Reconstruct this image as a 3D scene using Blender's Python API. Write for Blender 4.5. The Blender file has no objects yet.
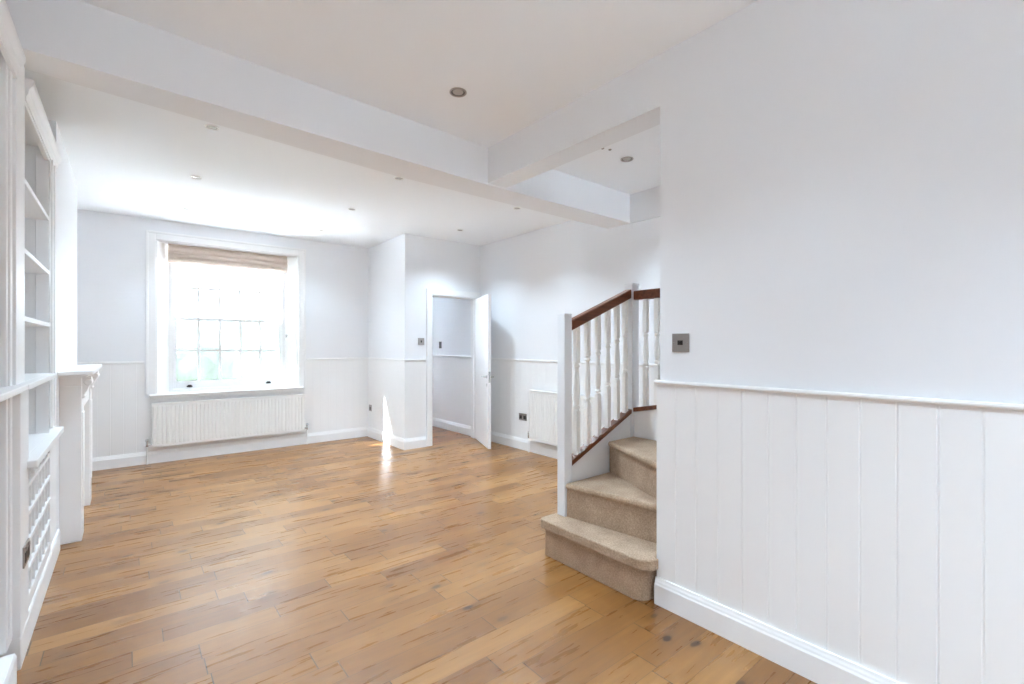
import bpy, bmesh, math, random
from mathutils import Vector, Matrix
random.seed(7)
scn = bpy.context.scene
C = scn.collection
PI = math.pi

# ------------------------------------------------------------------ camera
cam_d = bpy.data.cameras.new('camera'); cam = bpy.data.objects.new('camera', cam_d); C.objects.link(cam)
cam.location = (0, 0, 1.3)
cam.rotation_euler = (PI/2, 0, -math.radians(39.25))
cam_d.sensor_width = 36.0; cam_d.lens = 36.0*470/1024
cam_d.shift_y = 3/1024
cam_d.clip_start = 0.02
scn.camera = cam
# ------------------------------------------------------------------ view
scn.view_settings.view_transform = 'Standard'; scn.view_settings.look = 'None'
scn.view_settings.gamma = 1.0; scn.view_settings.use_curve_mapping = False
scn.view_settings.exposure = 2.80
scn.cycles.use_denoising = True
scn.cycles.max_bounces = 16; scn.cycles.diffuse_bounces = 10; scn.cycles.glossy_bounces = 4
scn.cycles.transparent_max_bounces = 12; scn.cycles.sample_clamp_indirect = 20.0
# ------------------------------------------------------------------ world
w = bpy.data.worlds.new('world'); scn.world = w; w.use_nodes = True
bg = w.node_tree.nodes['Background']
bg.inputs[0].default_value = (0.74, 0.875, 1.0, 1); bg.inputs[1].default_value = .8
# ------------------------------------------------------------------ sun
sd = bpy.data.lights.new('sun', 'SUN'); sd.energy = 35.0; sd.angle = math.radians(1.6); sd.color = (.78, .88, 1.0)
sun = bpy.data.objects.new('sun', sd); C.objects.link(sun)
sun_dir = Vector((1, -0.57, -1.2)).normalized()
sun.rotation_euler = sun_dir.to_track_quat('-Z', 'Y').to_euler()
# ------------------------------------------------------------------ daylight portals in the window openings
def portal(name, loc, rot, sx, sy):
    l = bpy.data.lights.new(name, 'AREA'); l.shape = 'RECTANGLE'; l.size = sx; l.size_y = sy
    l.cycles.is_portal = True
    o = bpy.data.objects.new(name, l); C.objects.link(o); o.location = loc; o.rotation_euler = rot
portal('portal_garden', (0.985, 6.87, 1.6), (-PI/2, 0, 0), 1.5, 1.9)       # faces -y
portal('portal_street', (1.25, -2.72, 1.45), (PI/2, 0, 0), .8, .8)        # faces +y
portal('portal_passage', (3.35, -2.72, 1.7), (PI/2, 0, 0), 0.9, 1.7)
portal('portal_hall', (3.3, 8.62, 1.6), (-PI/2, 0, 0), 0.9, 1.9)

# ------------------------------------------------------------------ materials
def mat(name, col, rough=0.5, metal=0.0, bump=None, var=0.0, vscale=3.0, spec=0.5):
    m = bpy.data.materials.new(name); m.use_nodes = True
    nt = m.node_tree; b = nt.nodes['Principled BSDF']
    b.inputs['Roughness'].default_value = rough; b.inputs['Metallic'].default_value = metal
    b.inputs['Specular IOR Level'].default_value = spec
    tc = nt.nodes.new('ShaderNodeTexCoord')
    if var:
        n = nt.nodes.new('ShaderNodeTexNoise'); n.inputs['Scale'].default_value = vscale; n.inputs['Detail'].default_value = 3
        nt.links.new(tc.outputs['Object'], n.inputs['Vector'])
        mx = nt.nodes.new('ShaderNodeMix'); mx.data_type = 'RGBA'
        mx.inputs['A'].default_value = tuple(c*(1-var) for c in col) + (1,)
        mx.inputs['B'].default_value = tuple(min(1, c*(1+var)) for c in col) + (1,)
        nt.links.new(n.outputs['Fac'], mx.inputs['Factor']); nt.links.new(mx.outputs['Result'], b.inputs['Base Color'])
    else:
        b.inputs['Base Color'].default_value = col + (1,)
    if bump:
        n = nt.nodes.new('ShaderNodeTexNoise'); n.inputs['Scale'].default_value = bump[0]; n.inputs['Detail'].default_value = 4
        nt.links.new(tc.outputs['Object'], n.inputs['Vector'])
        bp = nt.nodes.new('ShaderNodeBump'); bp.inputs['Strength'].default_value = bump[1]; bp.inputs['Distance'].default_value = bump[2]
        nt.links.new(n.outputs['Fac'], bp.inputs['Height']); nt.links.new(bp.outputs['Normal'], b.inputs['Normal'])
    return m

M = {}
M['wall'] = mat('wall_paint_cool_white', (0.835, 0.845, 0.862), 0.85, bump=(60, .06, .002), var=.006, vscale=1.2)
M['ceil'] = mat('ceiling_paint', (0.925, 0.95, 0.975), 0.9, bump=(50, .05, .002))
M['panel'] = mat('panelling_eggshell', (0.865, 0.862, 0.855), 0.55, bump=(35, .04, .002), var=.006, vscale=1.5)
M['trim'] = mat('gloss_trim_white', (0.88, 0.878, 0.872), 0.38, bump=(30, .03, .001))
M['cab'] = mat('joinery_white', (0.86, 0.86, 0.86), 0.42, bump=(30, .03, .001))
M['rad'] = mat('radiator_enamel', (0.85, 0.84, 0.815), 0.4, bump=(30, .02, .001))
M['newel'] = mat('newel_paint', (0.80, 0.81, 0.83), 0.45, bump=(30, .02, .001))
M['bal'] = mat('baluster_paint', (0.88, 0.87, 0.84), 0.4, bump=(30, .02, .001))
M['steel'] = mat('brushed_nickel', (0.42, 0.39, 0.37), 0.35, 1.0, bump=(200, .1, .0005))
M['chrome'] = mat('chrome', (0.7, 0.7, 0.7), 0.2, 1.0, bump=(100, .02, .0005))
M['dark'] = mat('dark_insert', (0.03, 0.025, 0.022), 0.4, bump=(100, .02, .0005))
M['white_plastic'] = mat('white_plastic', (0.85, 0.85, 0.84), 0.4, bump=(60, .02, .0005))
M['render'] = mat('outside_render', (0.75, 0.75, 0.73), 0.9, bump=(20, .2, .01), var=.03)
M['paving'] = mat('outside_paving', (0.78, 0.78, 0.77), 0.9, bump=(10, .2, .01), var=.08)
M['hedge'] = mat('outside_hedge', (0.26, 0.30, 0.20), 0.9, bump=(12, 1, .08), var=.3, vscale=6)
M['bulb'] = mat('lamp_lens', (0.55, 0.53, 0.5), 0.25, bump=(80, .05, .001))

def wood_rail():
    m = bpy.data.materials.new('stained_mahogany'); m.use_nodes = True; nt = m.node_tree; b = nt.nodes['Principled BSDF']
    tc = nt.nodes.new('ShaderNodeTexCoord'); mp = nt.nodes.new('ShaderNodeMapping'); mp.inputs['Scale'].default_value = (3, 40, 40)
    n = nt.nodes.new('ShaderNodeTexNoise'); n.inputs['Scale'].default_value = 1.5; n.inputs['Detail'].default_value = 6
    cr = nt.nodes.new('ShaderNodeValToRGB')
    cr.color_ramp.elements[0].position = .3; cr.color_ramp.elements[0].color = (0.085, 0.022, 0.008, 1)
    cr.color_ramp.elements[1].position = .75; cr.color_ramp.elements[1].color = (0.22, 0.065, 0.022, 1)
    nt.links.new(tc.outputs['Object'], mp.inputs['Vector']); nt.links.new(mp.outputs['Vector'], n.inputs['Vector'])
    nt.links.new(n.outputs['Fac'], cr.inputs['Fac']); nt.links.new(cr.outputs['Color'], b.inputs['Base Color'])
    b.inputs['Roughness'].default_value = .3
    return m
M['mahogany'] = wood_rail()

def carpet():
    m = bpy.data.materials.new('beige_carpet'); m.use_nodes = True; nt = m.node_tree; b = nt.nodes['Principled BSDF']
    tc = nt.nodes.new('ShaderNodeTexCoord')
    n = nt.nodes.new('ShaderNodeTexNoise'); n.inputs['Scale'].default_value = 120; n.inputs['Detail'].default_value = 5; n.inputs['Roughness'].default_value = .7
    n2 = nt.nodes.new('ShaderNodeTexNoise'); n2.inputs['Scale'].default_value = 9; n2.inputs['Detail'].default_value = 3
    for q in (n, n2): nt.links.new(tc.outputs['Object'], q.inputs['Vector'])
    cr = nt.nodes.new('ShaderNodeValToRGB')
    cr.color_ramp.elements[0].position = .35; cr.color_ramp.elements[0].color = (0.34, 0.235, 0.155, 1)
    cr.color_ramp.elements[1].position = .68; cr.color_ramp.elements[1].color = (0.58, 0.43, 0.305, 1)
    ad = nt.nodes.new('ShaderNodeMath'); ad.operation = 'MULTIPLY_ADD'; ad.inputs[1].default_value = .35
    sb = nt.nodes.new('ShaderNodeMath'); sb.operation = 'SUBTRACT'; sb.inputs[1].default_value = .175
    nt.links.new(n2.outputs['Fac'], ad.inputs[0]); nt.links.new(n.outputs['Fac'], ad.inputs[2]); nt.links.new(ad.outputs[0], sb.inputs[0])
    nt.links.new(sb.outputs[0], cr.inputs['Fac']); nt.links.new(cr.outputs['Color'], b.inputs['Base Color'])
    b.inputs['Roughness'].default_value = 1; b.inputs['Specular IOR Level'].default_value = .1
    b.inputs['Sheen Weight'].default_value = .15
    bp = nt.nodes.new('ShaderNodeBump'); bp.inputs['Strength'].default_value = .7; bp.inputs['Distance'].default_value = .006
    nt.links.new(n.outputs['Fac'], bp.inputs['Height']); nt.links.new(bp.outputs['Normal'], b.inputs['Normal'])
    return m
M['carpet'] = carpet()

def fabric():
    m = mat('linen_blind', (0.66, 0.56, 0.48), .95, bump=(180, .3, .002), var=.05, vscale=20)
    return m
M['fabric'] = fabric()

def glass(name, frosted):
    m = bpy.data.materials.new(name); m.use_nodes = True; nt = m.node_tree
    for n in list(nt.nodes): nt.nodes.remove(n)
    out = nt.nodes.new('ShaderNodeOutputMaterial'); tr = nt.nodes.new('ShaderNodeBsdfTransparent')
    mx = nt.nodes.new('ShaderNodeMixShader')
    if frosted:
        b = nt.nodes.new('ShaderNodeBsdfTranslucent'); b.inputs['Color'].default_value = (.13, .135, .13, 1)
        tr.inputs['Color'].default_value = (.42, .44, .42, 1)
        mx.inputs['Fac'].default_value = .75
        # etched finish: mottled by a fine noise
        n = nt.nodes.new('ShaderNodeTexNoise'); n.inputs['Scale'].default_value = 5
        mr = nt.nodes.new('ShaderNodeMapRange'); mr.inputs['To Min'].default_value = .3; mr.inputs['To Max'].default_value = .45
        nt.links.new(n.outputs['Fac'], mr.inputs['Value']); nt.links.new(mr.outputs['Result'], mx.inputs['Fac'])
    else:
        b = nt.nodes.new('ShaderNodeBsdfGlossy'); b.inputs['Roughness'].default_value = .02
        fr = nt.nodes.new('ShaderNodeFresnel'); fr.inputs['IOR'].default_value = 1.45
        ml = nt.nodes.new('ShaderNodeMath'); ml.operation = 'MULTIPLY'; ml.inputs[1].default_value = .6
        nt.links.new(fr.outputs[0], ml.inputs[0]); nt.links.new(ml.outputs[0], mx.inputs['Fac'])
    nt.links.new(tr.outputs[0], mx.inputs[1]); nt.links.new(b.outputs[0], mx.inputs[2]); nt.links.new(mx.outputs[0], out.inputs['Surface'])
    return m
M['glass'] = glass('clear_glass', False); M['frost'] = glass('frosted_glass', True)

def floor_mat(name, hue=(1, 1, 1)):
    m = bpy.data.materials.new(name); m.use_nodes = True; nt = m.node_tree; b = nt.nodes['Principled BSDF']; L = nt.links.new
    def N(t, **k):
        n = nt.nodes.new(t)
        for a, v in k.items(): setattr(n, a, v)
        return n
    def math_(op, a, b_=None, c=None):
        n = N('ShaderNodeMath', operation=op)
        for i, v in enumerate((a, b_, c)):
            if v is None: continue
            if isinstance(v, (int, float)): n.inputs[i].default_value = v
            else: L(v, n.inputs[i])
        return n.outputs[0]
    geo = N('ShaderNodeTexCoord'); sp = N('ShaderNodeSeparateXYZ'); L(geo.outputs['Object'], sp.inputs[0])
    x, y = sp.outputs[0], sp.outputs[1]
    W = 0.122
    v = math_('DIVIDE', y, W); row = math_('FLOOR', v); fy = math_('FRACT', v)
    wn = N('ShaderNodeTexWhiteNoise', noise_dimensions='1D'); L(row, wn.inputs['W'])
    wc = N('ShaderNodeSeparateColor'); L(wn.outputs['Color'], wc.inputs[0])
    length = math_('MULTIPLY_ADD', wc.outputs[0], .55, .55)
    u = math_('DIVIDE', math_('MULTIPLY_ADD', wc.outputs[1], 5.0, math_('ADD', x, 20)), length)
    col = math_('FLOOR', u); fx = math_('FRACT', u)
    cv = N('ShaderNodeCombineXYZ'); L(row, cv.inputs[0]); L(col, cv.inputs[1])
    pn = N('ShaderNodeTexWhiteNoise', noise_dimensions='3D'); L(cv.outputs[0], pn.inputs['Vector'])
    pc = N('ShaderNodeSeparateColor'); L(pn.outputs['Color'], pc.inputs[0])
    # grain coordinates, shifted per plank
    off = N('ShaderNodeCombineXYZ'); L(math_('MULTIPLY_ADD', pc.outputs[0], 30, x), off.inputs[0]); L(math_('MULTIPLY_ADD', pc.outputs[1], 30, y), off.inputs[1]); L(math_('MULTIPLY', pc.outputs[2], 20), off.inputs[2])
    mp = N('ShaderNodeMapping'); mp.inputs['Scale'].default_value = (1.6, 16, 1); L(off.outputs[0], mp.inputs['Vector'])
    g1 = N('ShaderNodeTexNoise'); g1.inputs['Scale'].default_value = 2.2; g1.inputs['Detail'].default_value = 4; g1.inputs['Distortion'].default_value = .15; L(mp.outputs[0], g1.inputs['Vector'])
    mp2 = N('ShaderNodeMapping'); mp2.inputs['Scale'].default_value = (1.4, 120, 1); L(off.outputs[0], mp2.inputs['Vector'])
    g2 = N('ShaderNodeTexNoise'); g2.inputs['Scale'].default_value = 2; g2.inputs['Detail'].default_value = 4; L(mp2.outputs[0], g2.inputs['Vector'])
    # base tone by plank
    cr = N('ShaderNodeValToRGB'); e = cr.color_ramp.elements
    e[0].position = 0; e[0].color = (0.165*hue[0], 0.062*hue[1], 0.014*hue[2], 1)
    e[1].position = 1; e[1].color = (0.41*hue[0], 0.205*hue[1], 0.062*hue[2], 1)
    mid = e.new(.5); mid.color = (0.285*hue[0], 0.124*hue[1], 0.028*hue[2], 1)
    t = math_('MULTIPLY_ADD', math_('SUBTRACT', g1.outputs['Fac'], .5), .85, math_('MULTIPLY_ADD', math_('SUBTRACT', pc.outputs[0], .5), .62, .50))
    t = math_('MULTIPLY_ADD', math_('SUBTRACT', g2.outputs['Fac'], .5), .16, t)
    L(t, cr.inputs['Fac'])
    # knots
    mpk = N('ShaderNodeMapping'); mpk.inputs['Scale'].default_value = (3.6, 7.0, 1); L(off.outputs[0], mpk.inputs['Vector'])
    nk = N('ShaderNodeTexNoise'); nk.inputs['Scale'].default_value = 3; L(mpk.outputs[0], nk.inputs['Vector'])
    mk = N('ShaderNodeMix', data_type='RGBA'); mk.inputs['Factor'].default_value = .12; L(mpk.outputs[0], mk.inputs['A']); L(nk.outputs['Color'], mk.inputs['B'])
    vo = N('ShaderNodeTexVoronoi', voronoi_dimensions='2D'); vo.inputs['Scale'].default_value = 1.0; L(mk.outputs['Result'], vo.inputs['Vector'])
    kr = N('ShaderNodeMapRange'); kr.inputs['From Min'].default_value = .06; kr.inputs['From Max'].default_value = .13; kr.inputs['To Min'].default_value = 1; kr.inputs['To Max'].default_value = 0
    L(vo.outputs['Distance'], kr.inputs['Value'])
    vc = N('ShaderNodeSeparateColor'); L(vo.outputs['Color'], vc.inputs[0])
    kn = math_('MULTIPLY', kr.outputs[0], math_('MULTIPLY', math_('GREATER_THAN', vc.outputs[0], .70), vc.outputs[1]))
    hr = N('ShaderNodeMapRange'); hr.inputs['From Min'].default_value = .08; hr.inputs['From Max'].default_value = .26; hr.inputs['To Min'].default_value = .25; hr.inputs['To Max'].default_value = 0
    L(vo.outputs['Distance'], hr.inputs['Value'])
    kn = math_('MAXIMUM', math_('MULTIPLY', kn, .95), math_('MULTIPLY', hr.outputs[0], math_('GREATER_THAN', vc.outputs[0], .70)))
    kmix = N('ShaderNodeMix', data_type='RGBA'); L(kn, kmix.inputs['Factor']); L(cr.outputs['Color'], kmix.inputs['A']); kmix.inputs['B'].default_value = (.045, .015, .004, 1)
    # seams
    sy = math_('LESS_THAN', math_('MINIMUM', fy, math_('SUBTRACT', 1, fy)), .012)
    dx = math_('MULTIPLY', math_('MINIMUM', fx, math_('SUBTRACT', 1, fx)), length)
    sx = math_('LESS_THAN', dx, .0022)
    seam = math_('MAXIMUM', math_('MULTIPLY', sy, .6), math_('MULTIPLY', sx, .95))
    smix = N('ShaderNodeMix', data_type='RGBA'); L(seam, smix.inputs['Factor']); L(kmix.outputs['Result'], smix.inputs['A']); smix.inputs['B'].default_value = (.06, .028, .01, 1)
    L(smix.outputs['Result'], b.inputs['Base Color'])
    rg = N('ShaderNodeMapRange'); rg.inputs['To Min'].default_value = .22; rg.inputs['To Max'].default_value = .36; L(g1.outputs['Fac'], rg.inputs['Value'])
    L(rg.outputs[0], b.inputs['Roughness'])
    b.inputs['Specular IOR Level'].default_value = .85
    hgt = math_('SUBTRACT', math_('MULTIPLY', g1.outputs['Fac'], .25), seam)
    bp = N('ShaderNodeBump'); bp.inputs['Strength'].default_value = .15; bp.inputs['Distance'].default_value = .001
    L(hgt, bp.inputs['Height']); L(bp.outputs[0], b.inputs['Normal'])
    return m
M['floor'] = floor_mat('oak_plank_floor'); M['floor2'] = floor_mat('hall_plank_floor', (1.0, .78, .5))

# ------------------------------------------------------------------ mesh helpers
class MB:
    def __init__(s): s.v = []; s.f = []; s.sm = []
    def add(s, vs, fs, smooth=False):
        n = len(s.v); s.v += [tuple(v) for v in vs]
        for f in fs: s.f.append([n+i for i in f]); s.sm.append(smooth)
        return s
    def box(s, x0, x1, y0, y1, z0, z1):
        vs = [(x, y, z) for x in (x0, x1) for y in (y0, y1) for z in (z0, z1)]
        return s.add(vs, [(0,1,3,2),(4,6,7,5),(0,4,5,1),(2,3,7,6),(0,2,6,4),(1,5,7,3)])
    def prism(s, poly, a, b, axis='z'):
        def P(p, h):
            if axis == 'z': return (p[0], p[1], h)
            if axis == 'y': return (p[0], h, p[1])
            return (h, p[0], p[1])
        n = len(poly)
        vs = [P(p, a) for p in poly] + [P(p, b) for p in poly]
        fs = [tuple(range(n-1, -1, -1)), tuple(range(n, 2*n))] + [(i, (i+1) % n, n+(i+1) % n, n+i) for i in range(n)]
        return s.add(vs, fs)
    def lathe(s, prof, c=(0, 0, 0), axis='z', n=20):
        # prof: (r, h) pairs
        vs = []; fs = []
        for r, h in prof:
            for i in range(n):
                a = 2*PI*i/n; p = (r*math.cos(a), r*math.sin(a))
                q = {'z': (p[0], p[1], h), 'x': (h, p[0], p[1]), 'y': (p[0], h, p[1])}[axis]
                vs.append((c[0]+q[0], c[1]+q[1], c[2]+q[2]))
        for k in range(len(prof)-1):
            for i in range(n): fs.append((k*n+i, k*n+(i+1) % n, (k+1)*n+(i+1) % n, (k+1)*n+i))
        fs.append(tuple(range(n-1, -1, -1))); fs.append(tuple(range((len(prof)-1)*n, len(prof)*n)))
        return s.add(vs, fs, True)
    def tube(s, pts, r, n=12):
        pts = [Vector(p) for p in pts]; vs = []; fs = []
        for i, p in enumerate(pts):
            t = (pts[min(i+1, len(pts)-1)] - pts[max(i-1, 0)]).normalized()
            a = t.orthogonal().normalized() if i == 0 else (pa - t*pa.dot(t)).normalized()
            pa = a; bb = t.cross(a)
            for k in range(n): vs.append(p + r*(a*math.cos(2*PI*k/n) + bb*math.sin(2*PI*k/n)))
        for i in range(len(pts)-1):
            for k in range(n): fs.append((i*n+k, i*n+(k+1) % n, (i+1)*n+(k+1) % n, (i+1)*n+k))
        fs.append(tuple(range(n-1, -1, -1))); fs.append(tuple(range((len(pts)-1)*n, len(pts)*n)))
        return s.add(vs, fs, True)
    def build(s, name, m, parent=None, bevel=0, seg=2, angle=40):
        me = bpy.data.meshes.new(name); me.from_pydata(s.v, [], s.f); me.update()
        bm = bmesh.new(); bm.from_mesh(me); bmesh.ops.recalc_face_normals(bm, faces=bm.faces); bm.to_mesh(me); bm.free()
        for p, q in zip(me.polygons, s.sm): p.use_smooth = q
        me.materials.append(m)
        o = bpy.data.objects.new(name, me); C.objects.link(o)
        if any(s.sm): me.set_sharp_from_angle(angle=math.radians(angle))
        if parent:
            o.parent = parent
            bpy_parent_inv(o, parent)
        if bevel:
            md = o.modifiers.new('bevel', 'BEVEL'); md.width = bevel; md.segments = seg; md.limit_method = 'ANGLE'; md.angle_limit = math.radians(angle)
        return o
def world_mat(o):
    m = o.matrix_basis.copy()
    if o.parent: m = world_mat(o.parent) @ o.matrix_parent_inverse @ m
    return m
def bpy_parent_inv(o, parent): o.matrix_parent_inverse = world_mat(parent).inverted()
def tag(o, label=None, cat=None, group=None, kind=None):
    if label: o['label'] = label
    if cat: o['category'] = cat
    if group: o['group'] = group
    if kind: o['kind'] = kind
    return o
def thing(name, loc, label, cat, group=None, kind=None):
    o = bpy.data.objects.new(name, None); o.empty_display_size = .1; C.objects.link(o); o.location = loc
    return tag(o, label, cat, group, kind)
def struct(o, label, cat): return tag(o, label, cat, kind='structure')

# ------------------------------------------------------------------ shell
ZN, ZF = 2.77, 2.69            # near / far ceiling heights
XL, XR, YB, YF = -0.78, 3.82, 6.52, -2.6
o = MB().box(XL-.2, XR+.2, YF-.2, 5.43, -.12, 0).box(XL-.2, 2.73, 5.43, YB+.3, -.12, 0).build('floor', M['floor']); struct(o, 'knotty oak plank floor running across the whole room', 'floor')
o = MB().box(2.73, XR+.2, 5.43, 8.7, -.12, 0).build('floor', M['floor2']); struct(o, 'orange-toned plank floor of the hallway beyond the open door', 'floor')
o = MB().prism([(XL-.2, YF-.2), (XR+.2, YF-.2), (XR+.2, 3.0), (2.0, 2.95), (XL-.2, 2.77)], ZN, ZN+.15).build('ceiling', M['ceil']); struct(o, 'higher near part of the white ceiling in front of the beam', 'ceiling')
o = MB().prism([(XL-.2, 2.77), (2.0, 2.95), (XR+.15, 3.0), (XR+.15, 8.75), (2.67, 8.75), (2.67, YB+.33), (XL-.2, YB+.33)], ZF, ZF+.23).build('ceiling', M['ceil']); struct(o, 'lower bright far part of the white ceiling beyond the beam', 'ceiling')
o = MB().prism([(XL, 2.69), (2.08, 2.83), (XR, 2.83), (XR, 3.12), (1.5, 3.095), (XL, 2.875)], 2.495, ZN).build('ceiling_beam', M['wall']); struct(o, 'deep white downstand beam crossing the whole room', 'beam')

# right near wall with the downstand over the stair opening (one plastered piece)
o = MB().prism([(YF, 0), (1.364, 0), (1.364, 2.505), (2.83, 2.505), (2.83, ZN), (YF, ZN)], 2.08, 2.25, 'x').build('wall_right', M['wall'])
struct(o, 'near right wall beside the camera, ending at the foot of the stairs', 'wall')
wall_right = o
# far right wall, door wall, boxed return, back wall, left walls, front wall
wall_far_right = struct(MB().box(XR, XR+.15, YF, 8.7, 0, ZN).build('wall_far_right', M['wall']), 'far right wall running behind the stairs and through to the hallway', 'wall')
struct(MB().box(XR-.02, XR, 1.0, 2.83, 2.49, ZN).build('trim_1', M['wall']), 'shallow plaster band on the far right wall under the stair ceiling', 'trim')
DX0, DX1, DZ = 3.03, 3.76, 1.957
wall_door = struct(MB().prism([(2.67, 5.37), (2.67, YB), (2.79, YB), (2.79, 5.49), (DX0, 5.49), (DX0, 5.37)], 0, ZF)
    .box(DX0, DX1, 5.37, 5.49, DZ, ZF).box(DX1, XR, 5.37, 5.49, 0, ZF).build('wall_hall', M['wall']), 'white boxed corner wall holding the doorway to the hall', 'wall')
WX0, WX1, WZ0, WZ1 = .24, 1.72, .76, 2.465
GX0, GX1, GY = .35, 1.61, 6.66
bw = MB().prism([(XL-.15, YB), (WX0, YB), (GX0, GY), (GX0, YB+.33), (XL-.15, YB+.33)], 0, ZF)
bw.prism([(WX1, YB), (2.79, YB), (2.79, YB+.33), (GX1, YB+.33), (GX1, GY)], 0, ZF)
bw.box(WX0, WX1, YB, YB+.33, 0, WZ0-.03).box(WX0, WX1, YB, YB+.33, WZ1, ZF)
wall_back = struct(bw.build('wall_back', M['wall']), 'white back wall around the sash window', 'wall')
struct(MB().box(XL-.15, XL, YF, YB, 0, ZN).build('wall_left', M['wall']), 'left wall behind the fitted bookcases', 'wall')
breast = struct(MB().box(XL, -.345, 4.05, 5.6, 0, ZN).build('wall_chimney_breast', M['wall']), 'white chimney breast behind the mantelpiece', 'wall')
fw = MB().box(XL-.15, .9, YF-.15, YF, 0, ZN).box(1.6, 2.95, YF-.15, YF, 0, ZN).box(3.75, XR+.15, YF-.15, YF, 0, ZN).box(2.95, 3.75, YF-.15, YF, 0, 1.1).box(2.95, 3.75, YF-.15, YF, 2.1, ZN).box(.9, 1.6, YF-.15, YF, 0, 1.1).box(.9, 1.6, YF-.15, YF, 1.8, ZN)
struct(fw.build('wall_front', M['wall']), 'front wall behind the camera with openings for the added windows', 'wall')
hw = MB().box(2.73, 2.95, 8.6, 8.75, 0, ZF).box(3.65, XR+.15, 8.6, 8.75, 0, ZF).box(2.95, 3.65, 8.6, 8.75, 0, 1.4).box(2.95, 3.65, 8.6, 8.75, 2.2, ZF)
hw.box(2.67, 2.79, YB+.33, 8.75, 0, ZF)
struct(hw.build('wall_hall_end', M['wall']), 'end wall of the hallway beyond the open door', 'wall')

# --- tongue-and-groove panelling
DADO = 1.105
def panelling(a0, a1, plane, sgn, axis, first=None, z0=0, z1=DADO, bay=.1065, name='panelling', parent=None, G=.0006):
    """boards along 'axis' on a wall plane; sgn = direction the face looks"""
    T, BD = .010, .006
    pts = []
    b = (first if first is not None else a0)
    edges = []
    while b < a1:
        if b > a0+.02 and b < a1-.02: edges.append(b)
        b += bay
    prof = [(a0, 0), (a0, T)]
    for e in edges:
        prof += [(e-BD-.0015, T), (e-BD/2-.001, T+.0010), (e-.0015, T), (e, T-G), (e+.003, T-G), (e+.0045, T)]
    prof += [(a1, T), (a1, 0)]
    poly = []
    for a, t in prof:
        p = plane + sgn*(t-.0005)
        poly.append((p, a) if axis == 'y' else (a, p))
    m = MB().prism(poly, z0, z1, 'z')
    o = m.build(name, M['panel'], parent)
    if parent is None: pass
    return o
o = panelling(YF, 1.378, 2.08, -1, 'y', first=1.27-.1065*34, parent=wall_right, G=.0025)
panelling(-.2, 5.372, XR, -1, 'y', parent=wall_far_right)
MB().box(XR-.01, XR, 5.49, 8.6, 0, DADO).build('dado_lining', M['panel'], wall_far_right)
panelling(XL, .14, YB, -1, 'x', parent=wall_back)
panelling(.14, 1.80, YB, -1, 'x', z1=.72, parent=wall_back, first=.2)
panelling(1.80, 2.672, YB, -1, 'x', parent=wall_back)
panelling(5.37, YB, 2.67, -1, 'y', parent=wall_door)
panelling(2.662, DX0-.07, 5.37, -1, 'x', parent=wall_door)

def run(name, pts, prof, m, label, cat='trim', bevel=0):
    """profile (d outward, z) swept along a polyline of plan points; outward = right-hand side of travel"""
    P = [Vector((p[0], p[1])) for p in pts]; vs = []; fs = []; n = len(prof)
    for i, p in enumerate(P):
        d0 = (P[i]-P[i-1]).normalized() if i > 0 else None
        d1 = (P[i+1]-P[i]).normalized() if i < len(P)-1 else None
        n0 = Vector((d0.y, -d0.x)) if d0 else None; n1 = Vector((d1.y, -d1.x)) if d1 else None
        if n0 and n1:
            q = (n0+n1).normalized(); q = q/ max(.3, q.dot(n0))
        else: q = n0 or n1
        for d, z in prof: vs.append((p.x+q.x*d, p.y+q.y*d, z))
    for i in range(len(P)-1):
        for k in range(n): fs.append((i*n+k, i*n+(k+1) % n, (i+1)*n+(k+1) % n, (i+1)*n+k))
    fs.append(tuple(range(n))); fs.append(tuple(range((len(P)-1)*n, len(P)*n)))
    o = MB().add(vs, fs).build(name, m, None, bevel=bevel)
    struct(o, label, cat); return o
BB = [(0, 0), (.021, 0), (.021, .098), (.017, .106), (.0155, .114), (.012, .122), (.010, .132), (0, .132)]
DR = [(0, 1.098), (.012, 1.100), (.017, 1.106), (.018, 1.113), (.015, 1.121), (0, 1.124)]
DR2 = [(d*.5, z) for d, z in DR]
# travel direction so that the room is on the right-hand side
run('baseboard_right', [(2.07, 1.378), (2.07, YF)][::1], BB, M['trim'], 'white moulded skirting board along the near right wall', 'skirting board')
run('trim_2', [(2.07, 1.385), (2.07, YF)], [(d*.7, 1.1135+(z-1.111)*.75) for d, z in DR], M['trim'], 'thin white dado rail topping the panelling of the near right wall', 'dado rail')
run('baseboard_far_right', [(XR-.01, 5.36), (XR-.01, -.2)], BB, M['trim'], 'skirting board along the far right wall behind the stairs', 'skirting board')
run('trim_3', [(XR-.01, 5.36), (XR-.01, -.2)], DR2, M['trim'], 'thin dado rail along the far right wall behind the stairs', 'dado rail')
run('baseboard_back', [(XL, YB-.01), (2.66, YB-.01), (2.66, 5.36), (DX0-.075, 5.36)], BB, M['trim'], 'skirting board under the window turning around the boxed corner to the doorway', 'skirting board')
run('trim_4', [(XL, YB-.01), (.14, YB-.01)], DR2, M['trim'], 'short dado rail left of the window', 'dado rail')
run('trim_5', [(1.82, YB-.01), (2.66, YB-.01), (2.66, 5.36), (DX0-.075, 5.36)], DR2, M['trim'], 'dado rail right of the window turning around the boxed corner', 'dado rail')
run('baseboard_hall', [(XR-.01, 8.6), (XR-.01, 5.5)], BB, M['trim'], 'skirting board in the hallway seen through the doorway', 'skirting board')
run('trim_6', [(XR-.01, 8.6), (XR-.01, 5.5)], [(d*1.5, z+.02) for d, z in DR], M['trim'], 'white dado rail in the hallway seen through the doorway', 'dado rail')

# ------------------------------------------------------------------ window
win = thing('window_1', (.98, 6.66, WZ0), 'white multi-pane sash window with frosted lower panes in back wall', 'window', kind='structure')
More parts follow.
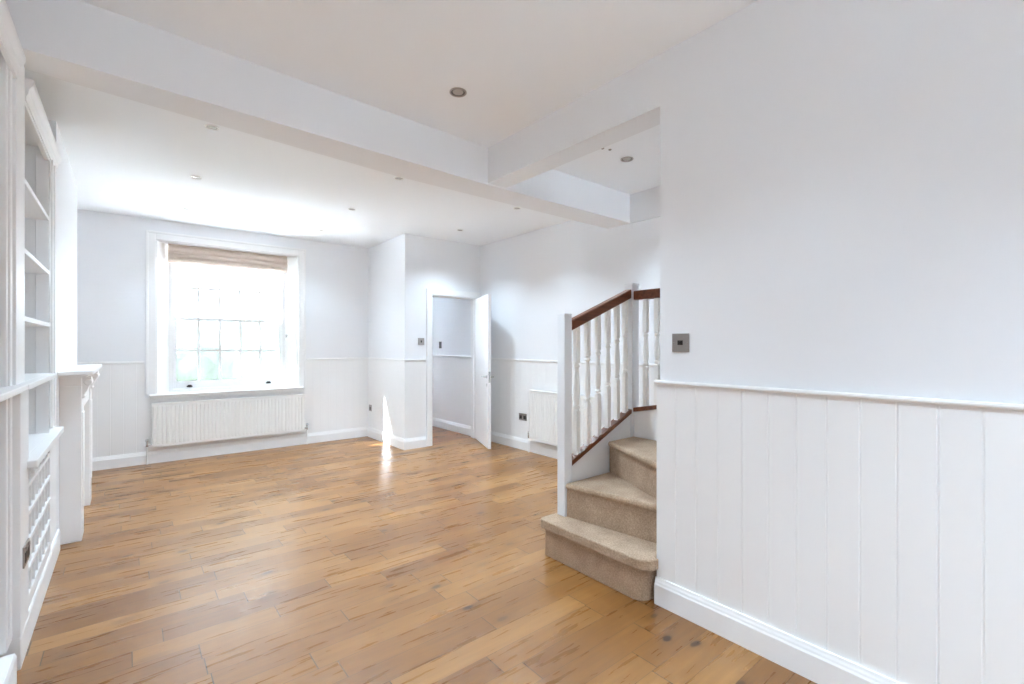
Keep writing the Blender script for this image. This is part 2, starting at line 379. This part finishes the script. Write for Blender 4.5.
# architrave on the wall face
a = MB()
for (x0, x1, z0, z1) in ((WX0-.075, WX0, WZ0, WZ1+.075), (WX1, WX1+.075, WZ0, WZ1+.075), (WX0, WX1, WZ1, WZ1+.075)):
    a.box(x0, x1, YB-.022, YB+.004, z0, z1)
a.box(WX0-.09, WX0-.068, YB-.03, YB, WZ0, WZ1+.09).box(WX1+.068, WX1+.09, YB-.03, YB, WZ0, WZ1+.09).box(WX0-.068, WX1+.068, YB-.03, YB, WZ1+.068, WZ1+.09)
a.build('architrave', M['trim'], win, bevel=.003)
# splayed shutter-box linings
l = MB()
l.prism([(WX0, YB-.001), (WX0+.012, YB-.001), (GX0+.012, GY), (GX0, GY)], WZ0, WZ1)
l.prism([(WX1, YB-.001), (WX1-.012, YB-.001), (GX1-.012, GY), (GX1, GY)], WZ0, WZ1)
l.box(WX0, WX1, YB, GY, WZ1-.012, WZ1)
l.build('reveal_lining', M['trim'], win)
s_ = MB().prism([(YB-.07, WZ0-.028), (YB-.078, WZ0-.014), (YB-.07, WZ0), (GY+.02, WZ0), (GY+.02, WZ0-.028)], WX0-.06, WX1+.05, 'x')
s_.build('window_sill', M['trim'], win, bevel=.003)
MB().box(WX0-.05, WX1+.04, YB-.03, YB, .70, WZ0-.028).build('sill_apron', M['trim'], win, bevel=.003)
# box frame
f = MB().box(GX0, .392, GY, 6.80, WZ0, WZ1).box(1.568, GX1, GY, 6.80, WZ0, WZ1).box(.392, 1.568, GY, 6.80, 2.42, WZ1).box(.392, 1.568, GY, 6.80, WZ0, .79)
f.box(.392, .404, GY, 6.675, .79, 2.42).box(1.556, 1.568, GY, 6.675, .79, 2.42)
f.build('window_frame', M['trim'], win, bevel=.002)
def sash(y0, y1, z0, z1, brail, trail, name, gm, pname):
    x0, x1 = .394, 1.566; st = .040
    fr = MB().box(x0, x0+st, y0, y1, z0, z1).box(x1-st, x1, y0, y1, z0, z1).box(x0+st, x1-st, y0, y1, z0, z0+brail).box(x0+st, x1-st, y0, y1, z1-trail, z1)
    o = fr.build(name, M['trim'], win, bevel=.003)
    gx0, gx1, gz0, gz1 = x0+st, x1-st, z0+brail, z1-trail
    ym = (y0+y1)/2; b = MB()
    for i in range(1, 5):
        x = gx0+(gx1-gx0)*i/5; b.box(x-.0125, x+.0125, ym-.014, ym+.014, gz0, gz1)
    zm = (gz0+gz1)/2
    if name == 'upper_sash': zm = 1.975
    b.box(gx0, gx1, ym-.0138, ym+.0138, zm-.0125, zm+.0125)
    b.build('glazing_bar', M['trim'], o, bevel=.002)
    g = MB().box(gx0, gx1, ym-.002, ym+.002, gz0, gz1).build(pname, gm, o)
    return o
up = sash(6.735, 6.775, 1.592, 2.42, .038, .07, 'upper_sash', M['glass'], 'pane')
lo = sash(6.685, 6.725, .792, 1.625, .085, .036, 'lower_sash', M['frost'], 'frosted_pane')
for x in (.56, 1.40):      # sash lifts on the bottom rail
    q = MB().box(x-.028, x+.028, 6.655, 6.686, .808, .822).box(x-.02, x+.02, 6.655, 6.663, .806, .834)
    q.build('sash_lift', M['dark'], lo, bevel=.003)
for x in (.60, 1.36):      # fasteners on the meeting rail
    MB().box(x-.03, x+.03, 6.69, 6.72, 1.625, 1.634).lathe([(.008, 0), (.008, .012), (.003, .018)], (x, 6.705, 1.634), n=10).build('sash_fastener', M['chrome'], lo)
MB().box(1.60, 1.612, 6.63, 6.65, 1.40, 1.44).lathe([(.009, 0), (.009, .02)], (1.60, 6.64, 1.42), axis='x', n=10).build('blind_cleat', M['chrome'], win)

# roman blind folded up at the head of the window
bl = thing('roman_blind', (.98, 6.61, 2.27), 'beige linen roman blind folded up at the top of the window', 'blind')
MB().box(.352, 1.606, 6.60, 6.635, 2.425, 2.452).build('headrail', M['fabric'], bl, bevel=.003)
def fold(z0, z1, bulge, y):
    pr = []
    for i in range(13):
        t = i/12; pr.append((y - bulge*math.sin(PI*min(1, t*1.05))**.7 if t < .96 else y, z1+(z0-z1)*t))
    poly = pr + [(y+.012, z0), (y+.012, z1)]
    return poly
for z0, z1, bu in ((2.345, 2.43, .030), (2.29, 2.365, .036), (2.245, 2.31, .030)):
    MB().prism(fold(z0, z1, bu, 6.612), .352, 1.607, 'x').build('fabric_fold', M['fabric'], bl)
MB().tube([(1.592, 6.60, 2.43), (1.594, 6.60, 1.9), (1.596, 6.61, 1.42)], .0025, 8).build('pull_cord', M['white_plastic'], bl)

# unseen windows added to let in daylight behind the camera and at the hall
for nm, lab, x0, x1, y, z0, z1, nx in (('added_window_2', 'unseen window added behind the camera to light the near room', .9, 1.6, YF-.07, 1.1, 1.8, 2), ('added_window_4', 'unseen window added at the front end of the passage to light the stairs', 2.95, 3.75, YF-.07, 1.1, 2.1, 2), ('added_window_3', 'unseen window added at the far end of the hallway to light it', 2.95, 3.65, 8.68, 1.4, 2.2, 2)):
    b = MB().box(x0, x0+.06, y-.03, y+.03, z0, z1).box(x1-.06, x1, y-.03, y+.03, z0, z1).box(x0+.06, x1-.06, y-.03, y+.03, z0, z0+.07).box(x0+.06, x1-.06, y-.03, y+.03, z1-.06, z1)
    b.box(x0+.06, x1-.06, y-.03, y+.03, (z0+z1)/2-.02, (z0+z1)/2+.02)
    for i in range(1, nx): x = x0+(x1-x0)*i/nx; b.box(x-.012, x+.012, y-.02, y+.02, z0+.07, z1-.06)
    struct(b.build(nm, M['trim']), lab, 'window')

# ------------------------------------------------------------------ outside
struct(MB().box(-12, 14, YB+.33, 30, -.6, -.5).build('ground_garden', M['paving']), 'pale paving outside the back window', 'ground')
struct(MB().box(-12, 14, -30, YF-.15, -.6, -.5).build('ground_street', M['paving']), 'pale pavement outside the front', 'ground')
struct(MB().box(-9, -3.56, 8.1, 9.34, -.5, 12).build('sun_blocker', M['render']), 'unseen building-shaped block added to cut the sun down to a streak', 'building')  # added out of view to block the sun except for a thin streak
tag(MB().box(-3, 9, 13.0, 13.2, -.5, 2.4).build('garden_wall', M['render'], bevel=.01), 'pale garden wall seen faintly through the frosted panes', 'wall')
hm = MB()
for i in range(46):
    x = .5+i*.11; r = .34+.1*random.random()
    hm.lathe([(r*math.sin(PI*k/8)+.001, -r*math.cos(PI*k/8)) for k in range(9)], (x, 12.4+.12*random.random(), .1+.6*random.random()), n=10)
ho = hm.build('garden_hedge', M['hedge']); tag(ho, 'green hedge showing as a blur through lower frosted panes', 'hedge', kind='stuff')

# ------------------------------------------------------------------ door
dr = thing('door_1', (DX1, 5.37, 0), 'white door standing open into the room from the hall doorway', 'door', kind='structure')
j = MB()
j.box(DX0-.0, DX0+.022, 5.362, 5.498, 0, DZ).box(DX1-.022, DX1, 5.362, 5.498, 0, DZ).box(DX0+.022, DX1-.022, 5.362, 5.498, DZ-.022, DZ)
j.box(DX0+.022, DX0+.034, 5.41, 5.44, 0, DZ-.022).box(DX1-.034, DX1-.022, 5.41, 5.44, 0, DZ-.022)
j.build('door_jamb', M['trim'], dr, bevel=.002)
ar = MB().box(DX0-.065, DX0+.008, 5.345, 5.37, 0, DZ+.07).box(DX1-.008, DX1+.055, 5.345, 5.37, 0, DZ+.07).box(DX0+.008, DX1-.008, 5.345, 5.37, DZ-.008, DZ+.07)
ar.build('architrave', M['trim'], dr, bevel=.004)
leaf_e = MB()
LW, LT, LH = .70, .038, 1.925
leaf_e.box(0, LW, -LT/2, LT/2, .008, LH+.008)
leaf = leaf_e.build('door_leaf', M['trim'], None, bevel=.0025)
leaf.parent = dr
hp = Vector((DX1-.022, 5.345, 0)); tip = Vector((3.475, 4.69, 0)); ang = math.atan2(tip.y-hp.y, tip.x-hp.x)
leaf.matrix_basis = Matrix.Translation(hp - Vector((DX1, 5.37, 0))) @ Matrix.Rotation(ang, 4, 'Z')
def on_leaf(mb, name, m, bevel=0):
    o = mb.build(name, m, None, bevel=bevel); o.parent = leaf; return o
for sd_ in (-1, 1):
    y = sd_*LT/2
    h = MB().lathe([(.024, y), (.024, y+sd_*.006), (.011, y+sd_*.009), (.009, y+sd_*.045), (.009, y+sd_*.052)], (LW-.06, 0, .90), axis='y', n=18)
    h.tube([(LW-.06, y+sd_*.046, .90), (LW-.085, y+sd_*.050, .90), (LW-.12, y+sd_*.050, .898), (LW-.165, y+sd_*.044, .897)], .0085, 10)
    h.lathe([(.020, y), (.020, y+sd_*.006)], (LW-.06, 0, .80), axis='y', n=18)
    on_leaf(h, 'handle', M['chrome'])
for z in (.2, 1.0, 1.75):
    on_leaf(MB().lathe([(.007, z), (.007, z+.09)], (0, .02, 0), n=10).box(.0, .03, -.004, .021, z, z+.09), 'hinge', M['chrome'])
on_leaf(MB().box(LW, LW+.0015, -.011, .011, .83, .97), 'latch_plate', M['chrome'])

# ------------------------------------------------------------------ wall plates
def plate(name, loc, rz, w, h, kind, label, cat, group=None):
    """plate in local x-z plane facing -y"""
    t = thing(name, (0, 0, 0), label, cat, group)
    MB().box(-w/2, w/2, -.006, 0, -h/2, h/2).build('face_plate', M['dark'] if kind == 'dark' else M['steel'], t, bevel=.0015)
    if kind == 'dimmer':
        MB().box(-.013, .013, -.009, -.006, -.011, .011).lathe([(.007, -.0095), (.006, -.016)], (0, 0, 0), 'y', 14).build('toggle', M['dark'], t)
    elif kind in ('switch', 'dark'):
        MB().box(-.007, .007, -.012, -.006, -.013, .013).build('rocker', M['dark'], t, bevel=.001)
    elif kind == 'socket':
        for s in (-1, 1):
            q = MB().box(s*w*.25-.022, s*w*.25+.022, -.008, -.006, -.026, .016).build('socket_insert', M['dark'], t, bevel=.001)
            MB().box(s*w*.25-.008, s*w*.25+.008, -.011, -.006, .022, .036).build('rocker', M['steel'], t, bevel=.001)
    elif kind == 'single':
        MB().box(-.022, .022, -.008, -.006, -.026, .016).build('socket_insert', M['dark'], t, bevel=.001)
        MB().box(-.008, .008, -.011, -.006, .022, .036).build('rocker', M['steel'], t, bevel=.001)
    for s in (-1, 1):
        MB().lathe([(.003, -.0065), (.002, -.0075)], (s*w*.4, 0, 0), 'y', 8).build('screw', M['chrome'], t)
    t.location = loc; t.rotation_euler = (0, 0, rz)
    return t
# facing -x : local -y -> -x  => rz = -90deg
FX = -PI/2
plate('light_switch', (2.08, 1.249, 1.311), FX, .09, .09, 'dimmer', 'square brushed-nickel plate with dark centre on near right wall', 'light switch')
plate('light_switch', (2.891, 5.37, 1.345), 0, .088, .088, 'switch', 'square nickel switch on the wall left of the doorway', 'light switch')
plate('light_switch', (3.82, 6.46, 1.30), FX, .075, .105, 'dark', 'small dark switch on the hallway wall seen through the doorway', 'light switch')
plate('wall_socket', (2.66, 6.42, .41), FX, .088, .088, 'single', 'small single socket on the boxed corner wall near the sunlit streak', 'socket')
plate('wall_socket', (3.81, 4.447, .405), FX, .146, .086, 'socket', 'double nickel socket low on far right wall between door and radiator', 'socket')
plate('wall_socket', (-.333, 2.81, .43), PI/2, .13, .086, 'socket', 'nickel double socket low on the bookcase frame at far left', 'socket')

# ------------------------------------------------------------------ radiators
def radiator(name, origin, rz, W, H, z0, label):
    """panel radiator facing -y, local x from 0 to W, wall plane at y=0"""
    t = thing(name, (0, 0, 0), label, 'radiator')
    n = max(8, int(W/.0385)); st = W/n; poly = []
    yf = -.085
    pts = [(0, yf+.006)]
    for i in range(n):
        x = i*st
        pts += [(x+st*.12, yf+.006), (x+st*.28, yf), (x+st*.82, yf), (x+st*.97, yf+.006)]
    pts += [(W, yf+.006), (W, yf+.02), (0, yf+.02)]
    MB().prism(pts, z0+.03, z0+H-.03).box(0, W, yf+.002, yf+.02, z0, z0+.03).box(0, W, yf+.002, yf+.02, z0+H-.03, z0+H).build('front_panel', M['rad'], t)
    MB().box(.02, W-.02, -.045, -.03, z0+.01, z0+H-.01).build('rear_panel', M['rad'], t)
    g = MB().box(-.003, W+.003, yf, -.028, z0+H-.004, z0+H+.006)
    for i in range(int(W/.02)): g.box(.01+i*.02, .013+i*.02, yf+.02, -.045, z0+.03, z0+H-.004)
    g.build('top_grille', M['rad'], t, bevel=.001)
    MB().box(-.003, 0.0, yf, -.028, z0, z0+H).build('side_panel', M['rad'], t)
    MB().box(W, W+.003, yf, -.028, z0, z0+H).build('side_panel', M['rad'], t)
    for x in (.15, W-.15): MB().box(x-.02, x+.02, -.03, 0, z0+.05, z0+H-.05).build('bracket', M['rad'], t)
    for s, x in ((-1, 0), (1, W)):
        xv = x+s*.045
        v = MB().tube([(x, -.05, z0+.03), (xv, -.05, z0+.03)], .009, 10)
        v.lathe([(.013, -.02), (.014, 0), (.012, .028)], (xv, -.05, z0+.03), n=14)
        v.lathe([(.016, .030), (.017, .05), (.012, .062)], (xv, -.05, z0+.03), n=14)
        v.build('valve', M['chrome'], t)
        MB().tube([(xv, -.05, z0+.012), (xv, -.05, 0.001)], .0075, 10).build('pipe', M['trim'], t)
    t.location = origin; t.rotation_euler = (0, 0, rz)
    return t
radiator('radiator', (.205, YB-.01, 0), 0, 1.565, .47, .185, 'long white ribbed panel radiator under the window')
radiator('radiator', (XR-.01, 4.236, 0), -PI/2, 1.03, .59, .165, 'white panel radiator on far right wall behind the newel post')

# ------------------------------------------------------------------ built-in bookcases
XC = -.345; XB = XL
bk = thing('built_in_bookcase', (-.5, 3.3, 0), 'tall white built-in bookcase beside mantelpiece, with open shelves over lattice grille', 'bookcase')
Y0, Y1, Y2, Y3 = 2.70, 2.90, 3.68, 4.05
MB().box(XB, XC, Y0, Y1, 1.13, 2.494).box(XB, XC+.012, Y0, Y1, .13, 1.118).build('left_stile', M['cab'], bk, bevel=.002)
MB().box(XB, XC, Y2+.04, Y3-.30, .13, 2.43).box(-.40, XC, Y2+.03, Y3-.002, .13, 2.43).build('right_stile', M['cab'], bk, bevel=.002)
MB().box(XC-.004, XC+.010, Y2+.10, Y2+.125, .82, 2.37).box(XC-.004, XC+.010, Y2+.21, Y2+.235, .82, 2.37).build('bead_moulding', M['cab'], bk, bevel=.003)
MB().box(XB+.001, XB+.015, Y1, Y2+.04, .1, 2.43).build('back_panel', M['cab'], bk)
MB().box(XB+.015, XC-.008, Y1, Y2+.04, 2.41, 2.43).box(XC-.02, XC, Y1, Y2+.04, 2.34, 2.43).build('top_panel', M['cab'], bk)
for z in (2.023, 1.72, 1.425):
    MB().box(XB+.015, XC, Y1, Y2+.03, z-.022, z).build('shelf', M['cab'], bk, bevel=.002)
MB().box(XB+.015, XC+.001, Y1, Y2+.03, 1.118, 1.142).box(XC-.002, XC+.036, Y0+.001, Y2-.02, 1.118, 1.142).build('ledge_shelf', M['cab'], bk, bevel=.004)
MB().box(XB+.015, XC, Y1, Y2+.035, .772, .805).box(XC-.003, XC+.043, Y1-.04, Y3-.11, .772, .805).build('counter', M['cab'], bk, bevel=.004)
# crown moulding
def crown(y0, y1, parent, name='crown_moulding', z=2.36, end=True):
    prof = [(XC-.01, z), (XC+.004, z), (XC+.004, z+.018), (XC+.010, z+.03), (XC+.012, z+.05), (XC+.024, z+.068), (XC+.027, z+.08), (XC+.027, z+.095), (XC-.01, z+.095)]
    MB().prism(prof, y0, y1, 'y').build(name, M['cab'], parent)
crown(2.905, 4.02, bk)
# lattice grille under the counter
lat = MB(); lx0, lx1 = XC-.006, XC+.004; zb, zt = .19, .772
lat.box(lx0-.004, lx1+.003, Y1+.001, Y1+.03, zb-.05, zt).box(lx0-.004, lx1+.003, Y2-.01, Y2+.029, zb-.05, zt).box(lx0-.004, lx1+.003, Y1+.03, Y2-.01, zb-.05, zb+.01).box(lx0-.004, lx1+.003, Y1+.03, Y2-.01, zt-.02, zt)
gd = lat.build('grille_frame', M['cab'], bk, bevel=.002)
b = MB()
for z in (.316, .44, .564, .687): b.box(lx0+.001, lx1+.006, Y1+.03, Y2-.01, z-.009, z+.009)
for i in range(6): y = 3.025+.112*i; b.box(lx0-.001, lx1+.002, y-.007, y+.007, zb+.01, zt-.02)
b.build('lattice', M['cab'], gd, bevel=.0015)
MB().box(XC-.105, XC-.095, Y1+.002, Y2+.03, .13, .77).build('grille_backing', M['cab'], gd)
MB().prism([(XC-.05, 0), (-.332, 0), (-.332, .12), (-.337, .135), (XC-.05, .135)], Y0, 4.12, 'y').build('plinth', M['trim'], bk, bevel=.002)

nb = thing('built_in_cupboard', (-.5, 2.1, 0), 'white built-in cupboard nearest the camera cut off by the left edge', 'cupboard')
MB().box(-.41, -.357, 2.595, 2.699, .13, 2.43).build('stile', M['cab'], nb, bevel=.002)
MB().box(-.36, -.350, 2.625, 2.66, .16, 2.37).build('bead_moulding', M['cab'], nb, bevel=.003)
MB().box(XB, -.385, 1.45, 2.6, .1, 2.43).build('carcass', M['cab'], nb)
MB().box(-.39, -.375, 1.5, 2.59, .17, 1.10).build('cupboard_door', M['cab'], nb, bevel=.003)
MB().box(-.39, -.375, 1.5, 2.59, 1.15, 2.33).build('cupboard_door', M['cab'], nb, bevel=.003)
MB().box(-.41, XC+.034, 1.45, 2.699, 1.118, 1.142).build('ledge_shelf', M['cab'], nb, bevel=.004)
crown(1.45, 2.699, nb)
MB().prism([(XC-.05, 0), (-.330, 0), (-.330, .105), (-.336, .12), (XC-.05, .12)], 1.45, 2.60, 'y').build('plinth', M['trim'], nb, bevel=.002)

# ------------------------------------------------------------------ mantelpiece
mp_ = thing('mantelpiece', (-.29, 4.75, 0), 'white fireplace surround with moulded shelf and scrolled brackets on left wall', 'fireplace')
for ya, yb in ((4.22, 4.42), (5.12, 5.32)):
    lg = MB().box(-.345, -.238, ya, yb, .0, 1.03).box(-.239, -.232, ya+.045, yb-.045, .2, .85)
    lo_ = lg.build('leg', M['trim'], mp_, bevel=.003)
    # scrolled bracket: s-shaped side profile
    pr = [(-.24, 1.085), (-.192, 1.085), (-.190, 1.06), (-.194, 1.035), (-.204, 1.02), (-.209, 1.005), (-.214, .99), (-.222, .98), (-.226, .965), (-.230, .95), (-.236, .94), (-.24, .935)]
    MB().prism(pr, ya+.04, yb-.04, 'y').lathe([(.020, ya+.035), (.022, ya+.04), (.022, yb-.04), (.020, yb-.035)], (-.208, 0, 1.050), 'y', 16).lathe([(.010, ya+.035), (.012, ya+.04), (.012, yb-.04), (.010, yb-.035)], (-.232, 0, .955), 'y', 12).build('bracket', M['trim'], lo_, bevel=.002)
MB().box(-.345, -.245, 4.42, 5.12, .86, 1.085).box(-.345, -.238, 4.22, 5.32, 1.03, 1.085).build('frieze', M['trim'], mp_, bevel=.003)
MB().prism([(-.345, 1.085), (-.225, 1.085), (-.215, 1.092), (-.20, 1.100), (-.19, 1.106), (-.345, 1.106)], 4.16, 5.38, 'y').build('bed_moulding', M['trim'], mp_)
MB().box(-.345, -.174, 4.09, 5.40, 1.106, 1.134).build('mantel_shelf', M['trim'], mp_, bevel=.006)
MB().box(-.3449, -.335, 4.42, 5.12, 0, .86).build('opening_board', M['trim'], mp_)

# ------------------------------------------------------------------ staircase
st = thing('staircase', (2.3, 1.8, 0), 'narrow winding staircase with beige carpet, white turned balusters and dark wood handrail', 'staircase')
Z = [.232, .442, .650, .870, 1.09, 1.31, 1.53, 1.75]
def step_mesh(poly, rpoly, z0, z1):
    return MB().prism(poly, z1-(.055 if z1 < .3 else .036), z1), MB().prism(rpoly, z0, z1-.03)
def step(poly, rpoly, z0, z1):
    a, b = step_mesh(poly, rpoly, z0, z1)
    o = a.build('carpeted_step', M['carpet'], st, bevel=.025 if z1 < .3 else .016, seg=5, angle=30)
    b.build('riser', M['carpet'], o, bevel=.004)
    return o
def arc(cx, cy, r, a0, a1, n=8): return [(cx+r*math.cos(math.radians(a0+(a1-a0)*i/n)), cy+r*math.sin(math.radians(a0+(a1-a0)*i/n))) for i in range(n+1)]
p1 = [(2.24, 2.145), (1.985, 2.145), (1.963, 2.125)] + arc(2.048, 1.44, .085, 180, 270) + [(2.0565, 1.355), (2.0565, 1.385), (2.24, 1.385)]
r1 = [(2.24, 2.125), (2.0, 2.125)] + arc(2.065, 1.475, .065, 180, 260) + [(2.10, 1.40), (2.24, 1.40)]
step(p1, r1, 0, Z[0])
p2 = [(2.098, 2.052), (2.75, 2.052), (2.75, 1.385), (2.195, 1.385)]
r2 = [(2.116, 2.052), (2.75, 2.052), (2.75, 1.385), (2.215, 1.385)]
step(p2, r2, Z[0]-.002, Z[1])
p3 = [(2.195, 1.385), (2.215, 1.43), (2.510, 2.052), (2.797, 2.052), (2.797, 1.385)]
r3 = [(2.213, 1.385), (2.235, 1.43), (2.530, 2.052), (2.797, 2.052), (2.797, 1.385)]
step(p3, r3, Z[1]-.002, Z[2])
p4 = [(2.255, 1.378), (2.797, 1.70), (2.797, .9), (2.255, .9)]
r4 = [(2.255, 1.36), (2.797, 1.68), (2.797, .9), (2.255, .9)]
step(p4, r4, Z[2]-.002, Z[3])
for i in range(4, 8):
    y = 1.18-(i-4)*.225
    step([(2.255, y), (2.797, y), (2.797, y-.45), (2.255, y-.45)], [(2.255, y-.02), (2.797, y-.02), (2.797, y-.45), (2.255, y-.45)], Z[i-1]-.002, Z[i])
# newels
def newel(x0, x1, y0, y1, z0, z1):
    m = MB().box(x0, x1, y0, y1, z0, z1-.014)
    cx, cy = (x0+x1)/2, (y0+y1)/2; h = (x1-x0)/2
    m.box(cx-h-.0, cx+h, cy-h, cy+h, z1-.014, z1)
    return m.build('newel_post', M['newel'], st, bevel=.0025)
newel(2.100, 2.166, 2.054, 2.118, Z[0], 1.497)
newel(2.785, 2.863, 2.053, 2.122, 0, 1.745)
# seg-1 rails: along x at y = 2.085
X0, X1 = 2.166, 2.785; YC = 2.085
def zs(x): return .535+(x-X0)/(X1-X0)*(.812-.535)       # underside of capping
def zr(x): return 1.388+(x-X0)/(X1-X0)*(1.634-1.388)    # underside of handrail
MB().prism([(X0, 0), (X1, 0), (X1, zs(X1)), (X0, zs(X0))], YC-.014, YC+.014, 'y').build('string_board', M['trim'], st)
MB().prism([(X0, zs(X0)), (X1, zs(X1)), (X1, zs(X1)+.030), (X0, zs(X0)+.030)], YC-.030, YC+.030, 'y').build('string_capping', M['mahogany'], st, bevel=.004)
MB().prism([(X0, zr(X0)), (X1, zr(X1)), (X1, zr(X1)+.066), (X0, zr(X0)+.066)], YC-.028, YC+.028, 'y').build('handrail', M['mahogany'], st, bevel=.008, seg=3)
# seg-2 rails: along -y at x = 2.824
XC2 = 2.824; YA, YBk, YE = 2.054, 1.72, .35
def zs2(y): return .822+(YA-y)*.2 if y > YBk else .822+(YA-YBk)*.2+(YBk-y)*.95
def zr2(y): return 1.622+(YA-y)*.0 if y > YBk else 1.622+(YA-YBk)*.0+(YBk-y)*.93
def bent(f, t, y0=YA, y1=YE): return [(y0, f(y0)), (YBk, f(YBk)), (y1, f(y1)), (y1, f(y1)+t), (YBk, f(YBk)+t), (y0, f(y0)+t)]
MB().prism([(YA, 0), (YE, 0), (YE, zs2(YE)), (YBk, zs2(YBk)), (YA, zs2(YA))], XC2-.014, XC2+.014, 'x').build('string_board', M['trim'], st)
MB().prism(bent(zs2, .030), XC2-.030, XC2+.030, 'x').build('string_capping', M['mahogany'], st, bevel=.004)
MB().prism(bent(zr2, .066), XC2-.028, XC2+.028, 'x').build('handrail', M['mahogany'], st, bevel=.008, seg=3)
newel(2.795, 2.853, .295, .35, 0, 3.0-.35)
def baluster(x, y, z0, z1, skx=0, sky=0):
    h = .0155; L = z1-z0; c = (x, y, 0)
    a, b = z0+.275, z0+L-.235
    m = MB()
    def sq(zl, zh, sl_lo, sl_hi):
        vs = []
        for (dx, dy) in ((-h, -h), (h, -h), (h, h), (-h, h)): vs.append((x+dx, y+dy, zl+sl_lo*(dx*skx+dy*sky)))
        for (dx, dy) in ((-h, -h), (h, -h), (h, h), (-h, h)): vs.append((x+dx, y+dy, zh+sl_hi*(dx*skx+dy*sky)))
        m.add(vs, [(3,2,1,0), (4,5,6,7)] + [(i, (i+1) % 4, 4+(i+1) % 4, 4+i) for i in range(4)])
    sq(z0, a, 1, 0); sq(b, z1, 0, 1)
    M_ = b-a
    prof = [(.019, a), (.013, a+.008), (.013, a+.013), (.020, a+.020), (.020, a+.028), (.013, a+.034), (.015, a+.042), (.0205, a+M_*.27), (.0215, a+M_*.40), (.0185, a+M_*.60), (.0145, a+M_*.78),
            (.0125, b-.045), (.013, b-.034), (.020, b-.028), (.020, b-.020), (.013, b-.013), (.013, b-.008), (.019, b)]
    m.lathe(prof, c, n=16)
    return m.build('baluster', M['bal'], st, angle=35)
for x in (2.243, 2.345, 2.450, 2.553, 2.652, 2.745): baluster(x, YC, zs(x)+.030, zr(x)+.003, .44, 0)
y = 1.967
while y > YE+.06:
    baluster(XC2, y, zs2(y)+.028, zr2(y)+.006, 0, -.11 if y > YBk else -.94); y -= .092

# ------------------------------------------------------------------ ceiling fittings
def downlight_proto(r=.042):
    t = thing('downlight', (0, 0, 0), '', 'downlight')
    MB().lathe([(r*.80, 0), (r, -.0005), (r*1.0, -.004), (r*.93, -.007), (r*.80, -.005), (r*.74, .012), (r*.72, .0), ], n=28).build('bezel', M['white_plastic'] if r < .045 else M['steel'], t)
    MB().lathe([(r*.80, .0), (r*.80, -.002), (r*.60, -.001), (.001, -.001)], n=24).build('baffle', M['dark'] if r > .045 else M['steel'], t)
    MB().lathe([(r*.64, -.001), (r*.58, -.0045), (r*.3, -.006), (.001, -.0065)], n=24).build('lamp_lens', M['bulb'], t)
    return t
def copy_tree(o, parent=None):
    c = o.copy(); C.objects.link(c)
    if parent: c.parent = parent
    for ch in list(o.children): copy_tree(ch, c)
    return c
def fill_light(t, x, y, z, e, cone=120):  # fill spot added below a fitting that is itself switched off
    l = bpy.data.lights.new('fill_spot', 'SPOT'); l.energy = e; l.spot_size = math.radians(cone); l.spot_blend = 1.0; l.shadow_soft_size = .05; l.color = (.66, .84, 1)
    o = bpy.data.objects.new('fill_spot', l); C.objects.link(o); o.location = (x, y, z-.045)
dp = downlight_proto(.040)
spots = [(.415, 3.531, ZF, 'recessed downlight of the far ceiling nearest the bookcase and beam'),
 (.436, 4.666, ZF, 'faint recessed downlight mid-way in the left row of the far ceiling'),
 (.467, 5.822, ZF, 'faint recessed downlight at left closest above the window'),
 (1.747, 3.625, ZF, 'recessed downlight beside the beam in the middle row of the far ceiling'),
 (1.773, 4.755, ZF, 'recessed downlight at the centre of the far ceiling'),
 (1.807, 5.86, ZF, 'recessed downlight closest to the back wall right of the window'),
 (3.057, 3.661, ZF, 'recessed downlight beside the beam near the far right wall'),
 (3.108, 4.797, ZF, 'recessed downlight just in front of the doorway wall')]
for i, (x, y, z, lab) in enumerate(spots):
    t = dp if i == 0 else copy_tree(dp)
    fill_light(t, x, y, z, 12 if y < 5.5 else 6.5)
    t.location = (x, y, z); t['label'] = lab; t['group'] = 'recessed ceiling downlights'
d2 = downlight_proto(.050)
fill_light(d2, 1.485, 2.313, ZN, 19); fill_light(d2, 3.054, 2.302, ZN, 15)
d2.location = (1.485, 2.313, ZN); d2['label'] = 'large brushed-metal downlight on the near ceiling in front of the beams'; d2['group'] = 'recessed ceiling downlights'
d3 = copy_tree(d2); d3.location = (3.054, 2.302, ZN); d3['label'] = 'metal downlight in the ceiling pocket above the stairs'
for x, y, e, lab in ((1.0, .75, 10, 'unseen metal downlight added for fill, above and just ahead of the camera'), (1.0, -.85, 32, 'unseen metal downlight added for fill, behind the camera on the right'), (.15, -.85, 32, 'unseen metal downlight added for fill, behind the camera on the left')):  # extra out-of-view fittings added to brighten the near room
    d4 = copy_tree(d2); d4.location = (x, y, ZN); d4['label'] = lab; fill_light(d4, x, y, ZN, e)
for x, y, lab in ((2.745, 2.29, 'left one of two tiny ceiling fixings above the stairs'), (2.805, 2.27, 'right one of two tiny ceiling fixings above the stairs')):
    tag(MB().lathe([(.012, 0), (.012, -.004), (.006, -.008)], (x, y, ZN), n=12).build('ceiling_fixing', M['steel']), lab, 'fixing', 'tiny ceiling fixings')
